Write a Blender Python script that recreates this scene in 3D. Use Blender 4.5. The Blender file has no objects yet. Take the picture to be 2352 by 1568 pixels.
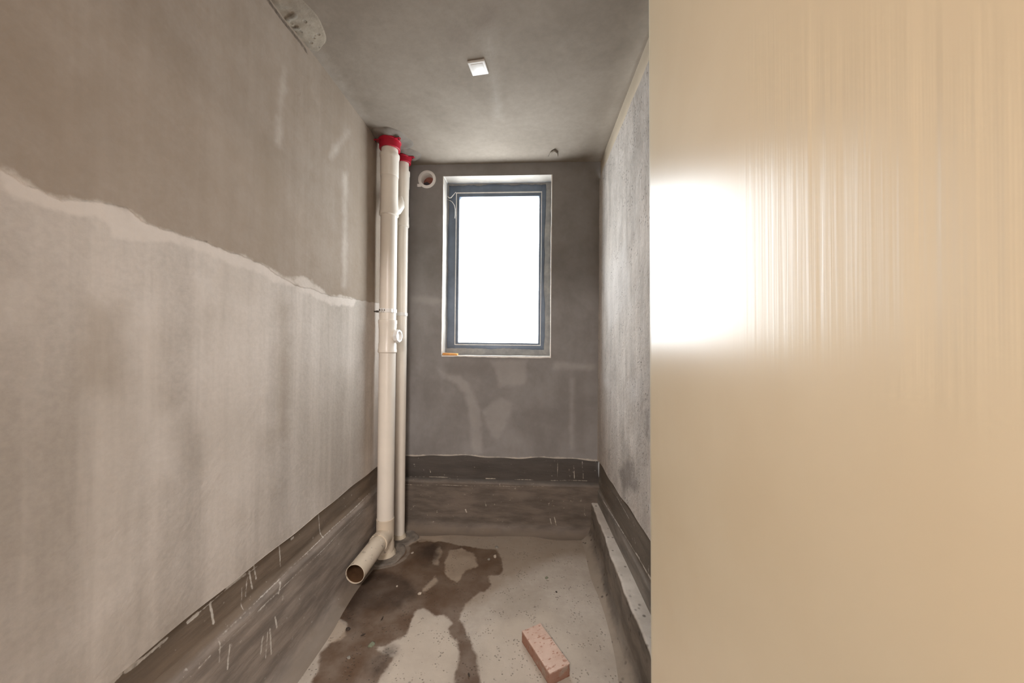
import bpy, bmesh, math, random
import numpy as np
from mathutils import Vector, Matrix, noise as mnoise

random.seed(7)
rng = np.random.default_rng(7)
C = bpy.context.scene.collection
scene = bpy.context.scene

# ------------------------------------------------------------------ camera
W, H, F = 2352, 1568, 800.0
CAM = Vector((0, 0, 1.41))
cd = bpy.data.cameras.new('camera')
cd.sensor_width = 36.0
cd.lens = F / W * 36.0
cd.clip_start = 0.02
cam = bpy.data.objects.new('camera', cd)
C.objects.link(cam)
ROT = (Matrix.Rotation(math.radians(3.0), 4, 'Z') @ Matrix.Rotation(math.radians(90.36), 4, 'X')
       @ Matrix.Rotation(0.0097, 4, 'Z'))
cam.matrix_world = Matrix.Translation(CAM) @ ROT
scene.camera = cam

# ------------------------------------------------------------------ light and exposure
scene.view_settings.view_transform = 'Standard'
scene.view_settings.look = 'None'
scene.view_settings.exposure = 0.0
scene.view_settings.gamma = 1.0
scene.view_settings.use_curve_mapping = False
try:
    scene.cycles.max_bounces = 12
    scene.cycles.diffuse_bounces = 8
    scene.cycles.transparent_max_bounces = 12
    scene.cycles.sample_clamp_indirect = 8.0
except Exception:
    pass

SKY = 13.0          # overcast daylight outside
HALL_DAY_FILL, HALL_TOP_FILL = 62.0, 165.0     # watts of two fill panels added in the unseen hall behind the doorway
wd = bpy.data.worlds.new('overcast_sky')
scene.world = wd
wd.use_nodes = True
bg = wd.node_tree.nodes['Background']
bg.inputs[0].default_value = (0.90, 0.96, 1.0, 1)
bg.inputs[1].default_value = SKY

XL, YB, ZC = -1.047, 2.631, 2.78            # left wall, back wall, ceiling
def add_area(name, loc, direction, sx, sy, power, color, portal=False):
    l = bpy.data.lights.new(name, 'AREA')
    l.shape = 'RECTANGLE'
    l.size, l.size_y, l.energy, l.color = sx, sy, power, color
    if portal:
        l.cycles.is_portal = True
    o = bpy.data.objects.new(name, l)
    C.objects.link(o)
    o.location = loc
    o.rotation_euler = Vector(direction).to_track_quat('-Z', 'Y').to_euler()
    return o
add_area('window_portal', (-0.25, YB + 0.30, 1.88), (0, -1, 0), 0.95, 1.5, 1, (1, 1, 1), True)
add_area('hall_day_fill', (0.95, -2.7, 1.45), (-1.5, 3.2, 0.0), 1.8, 2.0, HALL_DAY_FILL, (1.0, 0.93, 0.90))  # added panel giving soft fill from behind; the hall has no window
add_area('hall_top_fill', (-0.3, -1.5, 2.72), (0, 0, -1), 0.6, 0.6, HALL_TOP_FILL, (1.0, 0.92, 0.88))  # added overhead fill panel lifting floor, door and back wall, no lamp known

# ------------------------------------------------------------------ helpers
def ray(px, py):
    v = Vector(((px - W / 2) / F, -(py - H / 2) / F, -1.0))
    return (ROT.to_3x3() @ v)
def on_x(px, py, X):
    d = ray(px, py); return CAM + d * ((X - CAM.x) / d.x)
def on_y(px, py, Y):
    d = ray(px, py); return CAM + d * ((Y - CAM.y) / d.y)
def on_z(px, py, Z):
    d = ray(px, py); return CAM + d * ((Z - CAM.z) / d.z)
def lin(r, g, b):
    f = lambda c: ((c / 255 + 0.055) / 1.055) ** 2.4 if c > 10 else c / 255 / 12.92
    return (f(r), f(g), f(b), 1)

def link(name, me, mat=None, parent=None):
    o = bpy.data.objects.new(name, me)
    C.objects.link(o)
    if mat:
        me.materials.append(mat)
    if parent:
        o.parent = parent
    return o
def smooth(me, angle=None):
    me.polygons.foreach_set('use_smooth', [True] * len(me.polygons))
    if angle:
        try:
            me.set_sharp_from_angle(angle=math.radians(angle))
        except Exception:
            pass
def from_bm(name, bm, mat, parent=None, sm=40):
    me = bpy.data.meshes.new(name)
    bmesh.ops.recalc_face_normals(bm, faces=bm.faces)
    bm.to_mesh(me); bm.free()
    if sm:
        smooth(me, sm)
    return link(name, me, mat, parent)
def empty(name, loc, label, cat, group=None):
    o = bpy.data.objects.new(name, None)
    o.empty_display_size = 0.05
    C.objects.link(o)
    o.location = loc
    tag(o, label, cat, group)
    return o
def tag(o, label, cat, group=None):
    o['label'] = label; o['category'] = cat
    if group:
        o['group'] = group
    return o
def struct(o, label, cat):
    o['kind'] = 'structure'
    return tag(o, label, cat)
def local(o, parent):
    """keep world coordinates of a mesh built in world space when its parent sits elsewhere"""
    o.parent = parent
    o.matrix_parent_inverse = Matrix.Translation(-parent.location)
    return o

# signed distance fields (positive inside), metres, on a surface's own 2-D coordinates
def sd_poly(P, poly):
    poly = np.array(poly, float)
    n = len(poly)
    d = np.full(len(P), 1e9); inside = np.zeros(len(P), bool)
    for i in range(n):
        a, b = poly[i], poly[(i + 1) % n]
        e = b - a; w = P - a
        t = np.clip((w @ e) / max(e @ e, 1e-12), 0, 1)
        q = w - t[:, None] * e
        d = np.minimum(d, (q * q).sum(1))
        c = (a[1] > P[:, 1]) != (b[1] > P[:, 1])
        with np.errstate(divide='ignore', invalid='ignore'):
            xx = (b[0] - a[0]) * (P[:, 1] - a[1]) / (b[1] - a[1]) + a[0]
        inside ^= c & (P[:, 0] < xx)
    d = np.sqrt(d)
    return np.where(inside, d, -d)
def sd_line(P, pts, w):
    pts = np.array(pts, float)
    d = np.full(len(P), 1e9)
    for a, b in zip(pts[:-1], pts[1:]):
        e = b - a; q = P - a
        t = np.clip((q @ e) / max(e @ e, 1e-12), 0, 1)
        q = q - t[:, None] * e
        d = np.minimum(d, (q * q).sum(1))
    return w - np.sqrt(d)
def union(*fs):
    r = fs[0]
    for f in fs[1:]:
        r = np.maximum(r, f)
    return r

def grid_obj(name, nu, nv, pos, mat, attrs=None, keep=None, parent=None, flip=False):
    """pos(U,V)->(N,3) for U,V in 0..1 ; attrs: {name: func(P)}"""
    U, V = np.meshgrid(np.linspace(0, 1, nu + 1), np.linspace(0, 1, nv + 1), indexing='ij')
    P = pos(U.ravel(), V.ravel())
    idx = np.arange((nu + 1) * (nv + 1)).reshape(nu + 1, nv + 1)
    q = np.stack([idx[:-1, :-1], idx[1:, :-1], idx[1:, 1:], idx[:-1, 1:]], -1).reshape(-1, 4)
    if flip:
        q = q[:, ::-1]
    if keep is not None:
        ctr = P[q].mean(1)
        q = q[keep(ctr)]
    me = bpy.data.meshes.new(name)
    me.from_pydata(P.tolist(), [], q.tolist())
    smooth(me)
    for k, f in (attrs or {}).items():
        a = me.attributes.new(k, 'FLOAT', 'POINT')
        a.data.foreach_set('value', np.asarray(f(P), np.float32))
    return link(name, me, mat, parent)

def add_box(bm, x0, x1, y0, y1, z0, z1, bevel=0.0, seg=2):
    r = bmesh.ops.create_cube(bm, size=1.0)
    for v in r['verts']:
        v.co = Vector(((x0 + x1) / 2 + v.co.x * (x1 - x0), (y0 + y1) / 2 + v.co.y * (y1 - y0),
                       (z0 + z1) / 2 + v.co.z * (z1 - z0)))
    if bevel:
        es = list({e for v in r['verts'] for e in v.link_edges})
        bmesh.ops.bevel(bm, geom=es, offset=bevel, segments=seg, affect='EDGES', profile=0.5)
def add_lathe(bm, prof, mtx, seg=48, closed=False):
    """prof: list of (r, t) along local z of mtx; closed joins last ring to first (a hollow body)"""
    rings = []
    for r, t in prof:
        if r < 1e-6:
            rings.append([bm.verts.new(mtx @ Vector((0, 0, t)))])
        else:
            rings.append([bm.verts.new(mtx @ Vector((r * math.cos(2 * math.pi * i / seg), r * math.sin(2 * math.pi * i / seg), t)))
                          for i in range(seg)])
    pairs = list(zip(rings[:-1], rings[1:]))
    if closed:
        pairs.append((rings[-1], rings[0]))
    for a, b in pairs:
        for i in range(seg):
            j = (i + 1) % seg
            if len(a) == 1 and len(b) == 1:
                continue
            if len(a) == 1:
                bm.faces.new((a[0], b[i], b[j]))
            elif len(b) == 1:
                bm.faces.new((a[i], a[j], b[0]))
            else:
                bm.faces.new((a[i], a[j], b[j], b[i]))
def axis_mtx(loc, direction):
    return Matrix.Translation(Vector(loc)) @ Vector(direction).to_track_quat('Z', 'X').to_matrix().to_4x4()
def add_tube(bm, pts, r, seg=10):
    pts = [Vector(p) for p in pts]
    prev = None
    for i, p in enumerate(pts):
        d = (pts[min(i + 1, len(pts) - 1)] - pts[max(i - 1, 0)]).normalized()
        q = d.to_track_quat('Z', 'X').to_matrix()
        rr = r[i] if isinstance(r, (list, tuple)) else r
        ring = [bm.verts.new(p + q @ Vector((rr * math.cos(2 * math.pi * k / seg), rr * math.sin(2 * math.pi * k / seg), 0))) for k in range(seg)]
        if prev:
            # match rings by nearest start to avoid twisting
            s = min(range(seg), key=lambda k: (ring[k].co - prev[0].co).length)
            ring = ring[s:] + ring[:s]
            for k in range(seg):
                bm.faces.new((prev[k], prev[(k + 1) % seg], ring[(k + 1) % seg], ring[k]))
        else:
            bm.faces.new(ring[::-1])
        prev = ring
    bm.faces.new(prev)

# ------------------------------------------------------------------ node materials
class NT:
    def __init__(self, name):
        self.m = bpy.data.materials.new(name)
        self.m.use_nodes = True
        self.t = self.m.node_tree
        self.b = self.t.nodes['Principled BSDF']
        self.out = self.t.nodes['Material Output']
    def n(self, typ, **kw):
        x = self.t.nodes.new(typ)
        for k, v in kw.items():
            setattr(x, k, v)
        return x
    def l(self, a, b):
        self.t.links.new(a, b)
    def put(self, sock, v):
        if hasattr(v, 'is_linked') or hasattr(v, 'links'):
            self.l(v, sock)
        else:
            sock.default_value = v
    def coord(self, scale=(1, 1, 1), rot=(0, 0, 0)):
        tc = self.n('ShaderNodeTexCoord'); mp = self.n('ShaderNodeMapping')
        mp.inputs['Scale'].default_value = scale; mp.inputs['Rotation'].default_value = rot
        self.l(tc.outputs['Object'], mp.inputs['Vector'])
        return mp.outputs[0]
    def noise(self, scale, detail=4, rough=0.55, vec=None, dist=0.0):
        x = self.n('ShaderNodeTexNoise')
        x.inputs['Scale'].default_value = scale; x.inputs['Detail'].default_value = detail
        x.inputs['Roughness'].default_value = rough; x.inputs['Distortion'].default_value = dist
        self.l(vec if vec is not None else self.coord(), x.inputs['Vector'])
        return x.outputs[0]
    def voro(self, scale, vec=None, feature='F1'):
        x = self.n('ShaderNodeTexVoronoi', feature=feature)
        x.inputs['Scale'].default_value = scale
        self.l(vec if vec is not None else self.coord(), x.inputs['Vector'])
        return x.outputs[0]
    def math(self, op, a, b=0.0):
        x = self.n('ShaderNodeMath', operation=op)
        self.put(x.inputs[0], a); self.put(x.inputs[1], b)
        return x.outputs[0]
    def rng(self, v, a, b, c=0.0, d=1.0, smooth=True):
        x = self.n('ShaderNodeMapRange')
        x.interpolation_type = 'SMOOTHSTEP' if smooth else 'LINEAR'
        self.put(x.inputs[0], v)
        for i, q in enumerate((a, b, c, d)):
            x.inputs[1 + i].default_value = q
        return x.outputs[0]
    def mix(self, f, a, b, mode='MIX'):
        x = self.n('ShaderNodeMix', data_type='RGBA', blend_type=mode)
        self.put(x.inputs[0], f); self.put(x.inputs[6], a); self.put(x.inputs[7], b)
        return x.outputs[2]
    def attr(self, name):
        x = self.n('ShaderNodeAttribute'); x.attribute_name = name
        return x.outputs['Fac']
    def mask(self, name, soft=0.01, amp=0.02, nscale=18.0, detail=5):
        nz = self.noise(nscale, detail, 0.6)
        v = self.math('ADD', self.attr(name), self.math('MULTIPLY', self.math('SUBTRACT', nz, 0.5), amp * 2))
        return self.rng(v, -soft, soft)
    def bump(self, h, strength=0.3, dist=0.01, prev=None):
        x = self.n('ShaderNodeBump')
        x.inputs['Strength'].default_value = strength; x.inputs['Distance'].default_value = dist
        self.l(h, x.inputs['Height'])
        if prev is not None:
            self.l(prev, x.inputs['Normal'])
        return x.outputs[0]
    def done(self, color, rough=0.8, normal=None, spec=0.3):
        self.put(self.b.inputs['Base Color'], color); self.put(self.b.inputs['Roughness'], rough)
        self.b.inputs['Specular IOR Level'].default_value = spec
        if normal is not None:
            self.l(normal, self.b.inputs['Normal'])
        return self.m
def plain(name, col, rough=0.6, metal=0.0, var=0.08, nscale=30.0, spec=0.4, bump=0.0):
    k = NT(name)
    dark = tuple(c * (1 - var) for c in col[:3]) + (1,)
    lite = tuple(min(1, c * (1 + var)) for c in col[:3]) + (1,)
    c = k.mix(k.rng(k.noise(nscale, 4), 0.3, 0.7), dark, lite)
    k.b.inputs['Metallic'].default_value = metal
    return k.done(c, rough, k.bump(k.noise(nscale * 6, 3), bump, 0.002) if bump else None, spec)

def concrete(name, ca, cb, blotch=2.2, streak=0.0, streak_axes=(9, 9, 0.7), fine=0.12, pits=0.0, pit_scale=45,
             layers=(), rough=0.88, bump=0.25, bump_scale=28, spec=0.2, lumps=0.0):
    """ca/cb blotch colours; layers: (attribute, colour, strength, soft, amp, nscale, height)"""
    k = NT(name)
    n1 = k.noise(blotch, 6, 0.6, dist=0.3)
    col = k.mix(k.rng(n1, 0.32, 0.68), ca, cb)
    n2 = k.noise(bump_scale, 6, 0.65)
    col = k.mix(k.rng(n2, 0.25, 0.75, 0, fine), col, tuple(c * 0.45 for c in ca[:3]) + (1,))
    if streak:
        s = k.noise(1.0, 5, 0.6, k.coord(streak_axes))
        col = k.mix(k.rng(s, 0.42, 0.68, 0, streak), col, tuple(min(1, c * 1.55) for c in cb[:3]) + (1,))
        s2 = k.noise(1.3, 5, 0.6, k.coord(tuple(a * 1.3 + 0.1 for a in streak_axes)))
        col = k.mix(k.rng(s2, 0.5, 0.72, 0, streak * 0.7), col, tuple(c * 0.5 for c in ca[:3]) + (1,))
    nrm = k.bump(n2, bump, 0.006)
    if lumps:
        nrm = k.bump(k.noise(9, 3, 0.5, dist=0.6), lumps, 0.03, nrm)
    r_out = rough
    for (an, lc, st, soft, amp, ns, hgt) in layers:
        m = k.mask(an, soft, amp, ns)
        var = k.rng(k.noise(ns * 0.5, 5, 0.6), 0.28, 0.72, 0.72 if an == 'wet' else 0.86 if an == 'upper' else 0.55 if an == 'mud' else 0.65, 1.0)
        col = k.mix(k.math('MULTIPLY', m, k.math('MULTIPLY', var, st)), col, lc)
        if hgt:
            nrm = k.bump(m, 1.0, hgt, nrm)
        if an == 'wet':
            r_out = k.rng(m, 0, 1, rough, 0.55)
    if pits:
        pv = k.voro(pit_scale, k.coord((1, 1, 0.8)))
        pn = k.rng(k.noise(pit_scale * 0.18, 4), 0.48, 0.62)
        pm = k.math('MULTIPLY', k.rng(pv, 0.30, 0.12), pn)
        col = k.mix(k.math('MULTIPLY', pm, pits), col, tuple(c * 0.25 for c in ca[:3]) + (1,))
        nrm = k.bump(k.math('SUBTRACT', 1.0, pm), 0.7, 0.006, nrm)
    return k.done(col, r_out, nrm, spec)

# ------------------------------------------------------------------ stain outlines (read off the place, laid on each surface)
def PL(pts):            # left wall -> (y, z)
    return [(lambda p: (p.y, p.z))(on_x(x, y, XL)) for x, y in pts]
def PB(pts):            # back wall -> (x, z)
    return [(lambda p: (p.x, p.z))(on_y(x, y, YB)) for x, y in pts]
def PR(pts, X=0.52):    # right wall -> (y, z)
    return [(lambda p: (p.y, p.z))(on_x(x, y, X)) for x, y in pts]
def PF(pts):            # floor -> (x, y)
    return [(lambda p: (p.x, p.y))(on_z(x, y, 0)) for x, y in pts]
def PC(pts):            # ceiling -> (x, y)
    return [(lambda p: (p.x, p.y))(on_z(x, y, ZC)) for x, y in pts]
YZ = lambda P: P[:, [1, 2]]
XZ = lambda P: P[:, [0, 2]]
XY = lambda P: P[:, [0, 1]]

# ------------------------------------------------------------------ left wall
seam = [(0, 385), (60, 420), (100, 440), (140, 460), (230, 462), (290, 478), (330, 510), (390, 530), (440, 545), (520, 575),
        (600, 605), (635, 630), (680, 655), (720, 665), (760, 680), (800, 685), (895, 700)]
seamL = PL(seam)
upper_poly = [(-1.5, 4), (-1.5, seamL[0][1] + 0.02)] + seamL + [(4, seamL[-1][1]), (4, 4)]
pale_polys = [PL([(0, 388), (100, 443), (150, 462), (240, 465), (300, 485), (340, 515), (440, 548), (520, 578), (610, 610),
                  (700, 660), (640, 650), (600, 630), (520, 598), (450, 575), (400, 550), (340, 558), (270, 548), (230, 500), (120, 478), (0, 428)]),
              PL([(672, 640), (700, 636), (735, 662), (755, 680), (800, 680), (816, 690), (812, 705), (760, 700), (700, 674)])]
streak_pale = [PL([(648, 160), (655, 160), (642, 330), (632, 330)]), PL([(800, 300), (806, 300), (770, 350), (755, 360)]),
               PL([(300, 700), (360, 690), (352, 1000), (312, 1010)]), PL([(455, 640), (475, 640), (470, 980), (452, 990)]),
               PL([(0, 640), (60, 640), (70, 700), (40, 760), (0, 770)]), PL([(340, 960), (420, 940), (410, 1100), (330, 1120)]),
               PL([(786, 400), (797, 400), (794, 660), (786, 660)])]
streak_dark = [PL([(292, 330), (300, 330), (298, 480), (288, 470)]), PL([(596, 330), (640, 320), (632, 610), (600, 600)]),
               PL([(640, 690), (668, 700), (660, 1000), (636, 1000)]), PL([(200, 700), (290, 700), (280, 900), (180, 900)])]
m_left = concrete('plaster_left', lin(174, 164, 153), lin(198, 189, 180), blotch=1.7, streak=0.28, streak_axes=(5.5, 5.5, 0.30), fine=0.22,
                  bump=0.30, bump_scale=60, lumps=0.16,
                  layers=[('upper', lin(140, 124, 106), 0.76, 0.004, 0.012, 22, 0.0025),
                          ('streakd', lin(148, 134, 117), 0.45, 0.04, 0.03, 10, 0),
                          ('streakp', lin(214, 205, 196), 0.42, 0.03, 0.035, 12, 0),
                          ('pale', lin(214, 204, 194), 0.8, 0.010, 0.028, 16, 0),
                          ('crack', lin(70, 60, 52), 0.8, 0.003, 0.004, 60, 0)])
Y0 = -0.06
def pos_left(U, V):
    y = Y0 - 0.03 + U * (YB - Y0 + 0.06); z = 0.553 + V * (ZC + 0.03 - 0.553)
    x = np.full_like(y, XL)
    # the bottom edge of the plaster wanders a little
    edge = 0.0025 * np.sin(y * 7.0) + 0.002 * np.sin(y * 19 + 1)
    z = z + edge * np.clip(1 - V * 12, 0, 1)
    x = x + 0.003 * np.sin(y * 2.3 + z * 1.7) * np.clip((1 - V) * 6, 0, 1)
    return np.stack([x, y, z], 1)
wl = grid_obj('wall_left', 220, 180, pos_left, m_left, {
    'upper': lambda P: sd_poly(YZ(P), upper_poly),
    'pale': lambda P: union(*[sd_poly(YZ(P), p) for p in pale_polys]),
    'streakp': lambda P: union(*[sd_poly(YZ(P), p) for p in streak_pale]),
    'streakd': lambda P: union(*[sd_poly(YZ(P), p) for p in streak_dark]),
    'crack': lambda P: union(sd_line(YZ(P), PL([(612, -4), (640, 35), (690, 98), (705, 120)]), 0.008), sd_line(YZ(P), PL([(470, 548), (476, 555)]), 0.004)),
})
struct(wl, 'left wall of grey cement plaster with a ragged pale seam', 'wall')
# underside of the plaster coat, above the recessed waterproof band
def pos_lip(U, V):
    y = Y0 + U * (YB - Y0 + 0.02)
    z = 0.553 + 0.0025 * np.sin(y * 7.0) + 0.002 * np.sin(y * 19 + 1)
    return np.stack([XL - 0.014 * V, y, z], 1)
m_lip = plain('plaster_edge', lin(186, 176, 165), 0.9, var=0.15)
lip = grid_obj('plaster_edge', 220, 1, pos_lip, m_lip, parent=wl)

# ------------------------------------------------------------------ back wall with its window opening
WX0, WX1 = on_y(1017, 610, YB).x, on_y(1267, 610, YB).x
WZ0, WZ1 = on_y(1140, 817, YB).z, on_y(1143, 403, YB).z
vc = on_y(981, 412, YB)
XR0 = 0.505
def snap(v, lo, hi, n):
    s = (hi - lo) / n
    return v
bx = sorted(set(list(np.linspace(XL - 0.04, WX0, 42)) + list(np.linspace(WX0, WX1, 60)) + list(np.linspace(WX1, XR0 + 0.12, 30)) + [vc.x - 0.046, vc.x + 0.046]))
bz = sorted(set(list(np.linspace(0.55, WZ0, 60)) + list(np.linspace(WZ0, WZ1, 90)) + list(np.linspace(WZ1, ZC + 0.03, 15)) + [vc.z - 0.046, vc.z + 0.046]))
bx, bz = np.array(bx), np.array(bz)
def pos_back(U, V):
    x = bx[np.rint(U * (len(bx) - 1)).astype(int)]; z = bz[np.rint(V * (len(bz) - 1)).astype(int)]
    z = z + (0.006 * np.sin(x * 9) + 0.004 * np.sin(x * 23)) * np.clip(1 - V * 20, 0, 1)
    return np.stack([x, np.full_like(x, YB), z], 1)
def keep_back(c):
    win = (c[:, 0] > WX0) & (c[:, 0] < WX1) & (c[:, 2] > WZ0) & (c[:, 2] < WZ1)
    ven = (abs(c[:, 0] - vc.x) < 0.046) & (abs(c[:, 2] - vc.z) < 0.046)
    return ~(win | ven)
b_pale = [PB([(1003, 845), (1030, 862), (1058, 862), (1080, 890), (1105, 940), (1106, 1040), (1098, 1045), (1085, 1040), (1080, 960), (1068, 905), (1050, 880), (1015, 868)]),
          PB([(1106, 945), (1150, 910), (1180, 930), (1160, 980), (1145, 1010), (1128, 1000)]),
          PB([(1130, 830), (1210, 826), (1205, 880), (1150, 890)]),
          PB([(1270, 832), (1368, 838), (1366, 850), (1270, 846)]),
          PB([(940, 682), (975, 678), (1012, 690), (1012, 700), (945, 694)]),
          PB([(1310, 870), (1318, 870), (1316, 1030), (1311, 1030)])]
b_dark = [PB([(1320, 850), (1345, 850), (1345, 1040), (1320, 1040)]), PB([(945, 380), (1010, 382), (1008, 560), (945, 560)]),
          PB([(1020, 835), (1120, 838), (1110, 860), (1060, 858), (1030, 855)])]
m_back = concrete('plaster_back', lin(130, 126, 123), lin(147, 144, 142), blotch=2.6, streak=0.10, streak_axes=(4, 4, 1.2), fine=0.10, bump=0.10,
                  layers=[('pale', lin(190, 186, 182), 0.30, 0.022, 0.03, 10, 0.001), ('dark', lin(118, 112, 108), 0.4, 0.03, 0.03, 10, 0),
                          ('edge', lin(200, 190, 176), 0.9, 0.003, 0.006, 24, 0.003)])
wb = grid_obj('wall_back', len(bx) - 1, len(bz) - 1, pos_back, m_back, {
    'pale': lambda P: union(*[sd_poly(XZ(P), p) for p in b_pale]),
    'dark': lambda P: union(*[sd_poly(XZ(P), p) for p in b_dark]),
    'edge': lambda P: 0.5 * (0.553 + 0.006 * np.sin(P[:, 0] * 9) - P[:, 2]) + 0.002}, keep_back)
struct(wb, 'back wall of dark grey cement plaster around the window', 'wall')
# plastered window reveal, white filler near the room
RD = 0.135
m_rev = concrete('reveal_filler', lin(168, 162, 154), lin(186, 180, 172), blotch=6, fine=0.08, bump=0.15,
                 layers=[('deep', lin(140, 146, 154), 0.75, 0.006, 0.02, 26, 0)])
def reveal(a, b, nm):
    a, b = Vector(a), Vector(b)
    def pos(U, V):
        P = np.outer(1 - U, a) + np.outer(U, b)
        P[:, 1] = YB + V * RD
        w = 0.006 * np.sin(P[:, 0] * 31 + P[:, 2] * 27) * (1 - V) * V
        P[:, 0] += w * (abs(a.z - b.z) > 0.1); P[:, 2] += w * (abs(a.x - b.x) > 0.1)
        return P
    o = grid_obj(nm, 60, 10, pos, m_rev, {'deep': lambda P: P[:, 1] - (YB + RD * 0.80)}, parent=wb)
    return o
for nm, a, b in (('window_reveal', (WX0, YB, WZ1), (WX1, YB, WZ1)), ('window_reveal', (WX0, YB, WZ0), (WX0, YB, WZ1)),
                 ('window_reveal', (WX1, YB, WZ0), (WX1, YB, WZ1)), ('window_sill', (WX0, YB, WZ0), (WX1, YB, WZ0))):
    reveal(a, b, nm)
# bright filler nosing round the opening
bm = bmesh.new()
def ragged(bm, p0, p1, y0, y1, w0, w1, inward, seed, n=40):
    """a ragged flat strip of filler: runs p0->p1 (x,z), width varies w0..w1 towards inward, between depths y0,y1"""
    r = random.Random(seed)
    p0, p1, inn = Vector(p0), Vector(p1), Vector(inward)
    prev = None; w = (w0 + w1) / 2
    for i in range(n + 1):
        t = i / n
        w = min(w1, max(w0, w + r.uniform(-1, 1) * (w1 - w0) * 0.35))
        q = p0.lerp(p1, t); e = q + inn * w
        ring = [bm.verts.new((q.x, y0, q.y)), bm.verts.new((e.x, y0 + 0.001, e.y)), bm.verts.new((e.x, y1, e.y)), bm.verts.new((q.x, y1, q.y))]
        if prev:
            for k in range(4):
                bm.faces.new((prev[k], prev[(k + 1) % 4], ring[(k + 1) % 4], ring[k]))
        else:
            bm.faces.new(ring)
        prev = ring
    bm.faces.new(prev[::-1])
m_white_edge = plain('white_filler', lin(238, 235, 230), 0.85, var=0.05)
ragged(bm, (WX0, WZ0), (WX1, WZ0), YB - 0.006, YB + 0.02, 0.008, 0.014, (0, -1), 3)
from_bm('sill_edge', bm, m_white_edge, wb, 0)
bm = bmesh.new(); ragged(bm, (WX0, WZ0), (WX0, WZ1), YB - 0.003, YB + 0.01, 0.002, 0.005, (-1, 0), 5)
from_bm('reveal_edge', bm, m_white_edge, wb, 0)
bm = bmesh.new(); ragged(bm, (WX1, WZ0), (WX1, WZ1), YB - 0.003, YB + 0.01, 0.003, 0.008, (-1, 0), 6)
from_bm('reveal_edge', bm, m_white_edge, wb, 0)

# ------------------------------------------------------------------ right wall (slightly out of plumb)
def xr(y, z):
    return 0.507 + np.clip((2.63 - y) / 1.33, 0, 1.6) * np.clip((2.64 - z) / 2.1, 0, 1) * 0.034
def pos_right(U, V):
    y = Y0 + U * (YB - Y0 + 0.02); z = 0.55 + V * (2.655 - 0.55)
    z = z + (0.006 * np.sin(y * 8) + 0.004 * np.sin(y * 21)) * np.clip(1 - V * 12, 0, 1)
    x = xr(y, z) + 0.0015 * np.sin(y * 23 + z * 11) * np.sin(z * 17 - y * 5)
    return np.stack([x, y, z], 1)
r_pale = [PR([(1440, 880), (1470, 860), (1472, 900), (1450, 920)]), PR([(1380, 850), (1400, 870), (1410, 900), (1385, 880)]),
          PR([(1390, 620), (1440, 560), (1450, 700), (1400, 760)])]
r_dark = [PR([(1520, 180), (1546, 170), (1546, 230), (1525, 215)]), PR([(1530, 800), (1552, 790), (1552, 850), (1530, 830)]),
          PR([(1480, 940), (1488, 940), (1486, 1020), (1480, 1010)]), PR([(1420, 1080), (1450, 1050), (1460, 1120), (1430, 1130)])]
m_right = concrete('rough_concrete_right', lin(178, 170, 162), lin(200, 192, 184), blotch=3.2, streak=0.28, streak_axes=(10, 10, 1.3), fine=0.30,
                   pits=0.75, pit_scale=70, bump=0.75, bump_scale=52, lumps=0.35,
                   layers=[('pale', lin(205, 200, 196), 0.5, 0.06, 0.07, 9, 0), ('dark', lin(104, 97, 92), 0.6, 0.03, 0.05, 14, 0)])
wr = grid_obj('wall_right', 150, 130, pos_right, m_right, {
    'pale': lambda P: union(*[sd_poly(YZ(P), p) for p in r_pale]), 'dark': lambda P: union(*[sd_poly(YZ(P), p) for p in r_dark])}, flip=True)
struct(wr, 'right wall of rough pitted grey concrete', 'wall')
def pos_lip_r(U, V):
    y = Y0 + U * (YB - Y0 + 0.02)
    z = 0.55 + 0.006 * np.sin(y * 8) + 0.004 * np.sin(y * 21)
    return np.stack([xr(y, z) + 0.016 * V, y, z], 1)
grid_obj('plaster_edge', 150, 1, pos_lip_r, m_lip, parent=wr)
m_strip = concrete('beam_concrete', lin(180, 166, 146), lin(192, 178, 158), blotch=3, fine=0.06, bump=0.05)
bm = bmesh.new(); add_box(bm, 0.515, 0.62, Y0, YB + 0.02, 2.645, ZC + 0.02, 0.002)
struct(from_bm('trim_1', bm, m_strip), 'smooth bare concrete strip between right wall and ceiling', 'trim')

# ------------------------------------------------------------------ ceiling
m_ceil = concrete('ceiling_concrete', lin(136, 126, 114), lin(150, 140, 128), blotch=2.4, streak=0.0, fine=0.18, bump=0.14,
                  layers=[('joint', lin(140, 130, 120), 0.6, 0.006, 0.006, 20, 0), ('pale', lin(190, 183, 173), 0.3, 0.05, 0.05, 12, 0.002),
                          ('dark', lin(128, 116, 106), 0.5, 0.05, 0.06, 9, 0)])
c_joint = [PC([(900, 80), (1040, 72), (1180, 62), (1300, 64)]), PC([(1128, 62), (1131, 130), (1138, 200), (1145, 260)])]
c_pale = [PC([(1110, 70), (1128, 66), (1136, 160), (1146, 270), (1138, 270), (1126, 160)]),
          PC([(625, 0), (640, 10), (760, 150), (840, 270), (828, 285), (700, 120)])]
c_dark = [PC([(1030, 68), (1060, 66), (1058, 110), (1035, 110)]), PC([(1090, 10), (1140, 10), (1140, 60), (1100, 60)])]
def pos_ceil(U, V):
    x = XL - 0.05 + U * (0.70 - XL); y = Y0 - 0.03 + V * (YB - Y0 + 0.08)
    return np.stack([x, y, ZC + 0.002 * np.sin(x * 4 + y * 3)], 1)
ce = grid_obj('ceiling', 100, 150, pos_ceil, m_ceil, {
    'joint': lambda P: union(*[sd_line(XY(P), p, 0.006) for p in c_joint]),
    'pale': lambda P: union(*[sd_poly(XY(P), p) for p in c_pale]), 'dark': lambda P: union(*[sd_poly(XY(P), p) for p in c_dark])}, flip=True)
struct(ce, 'bare grey concrete ceiling with faint formwork joints', 'ceiling')

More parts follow.
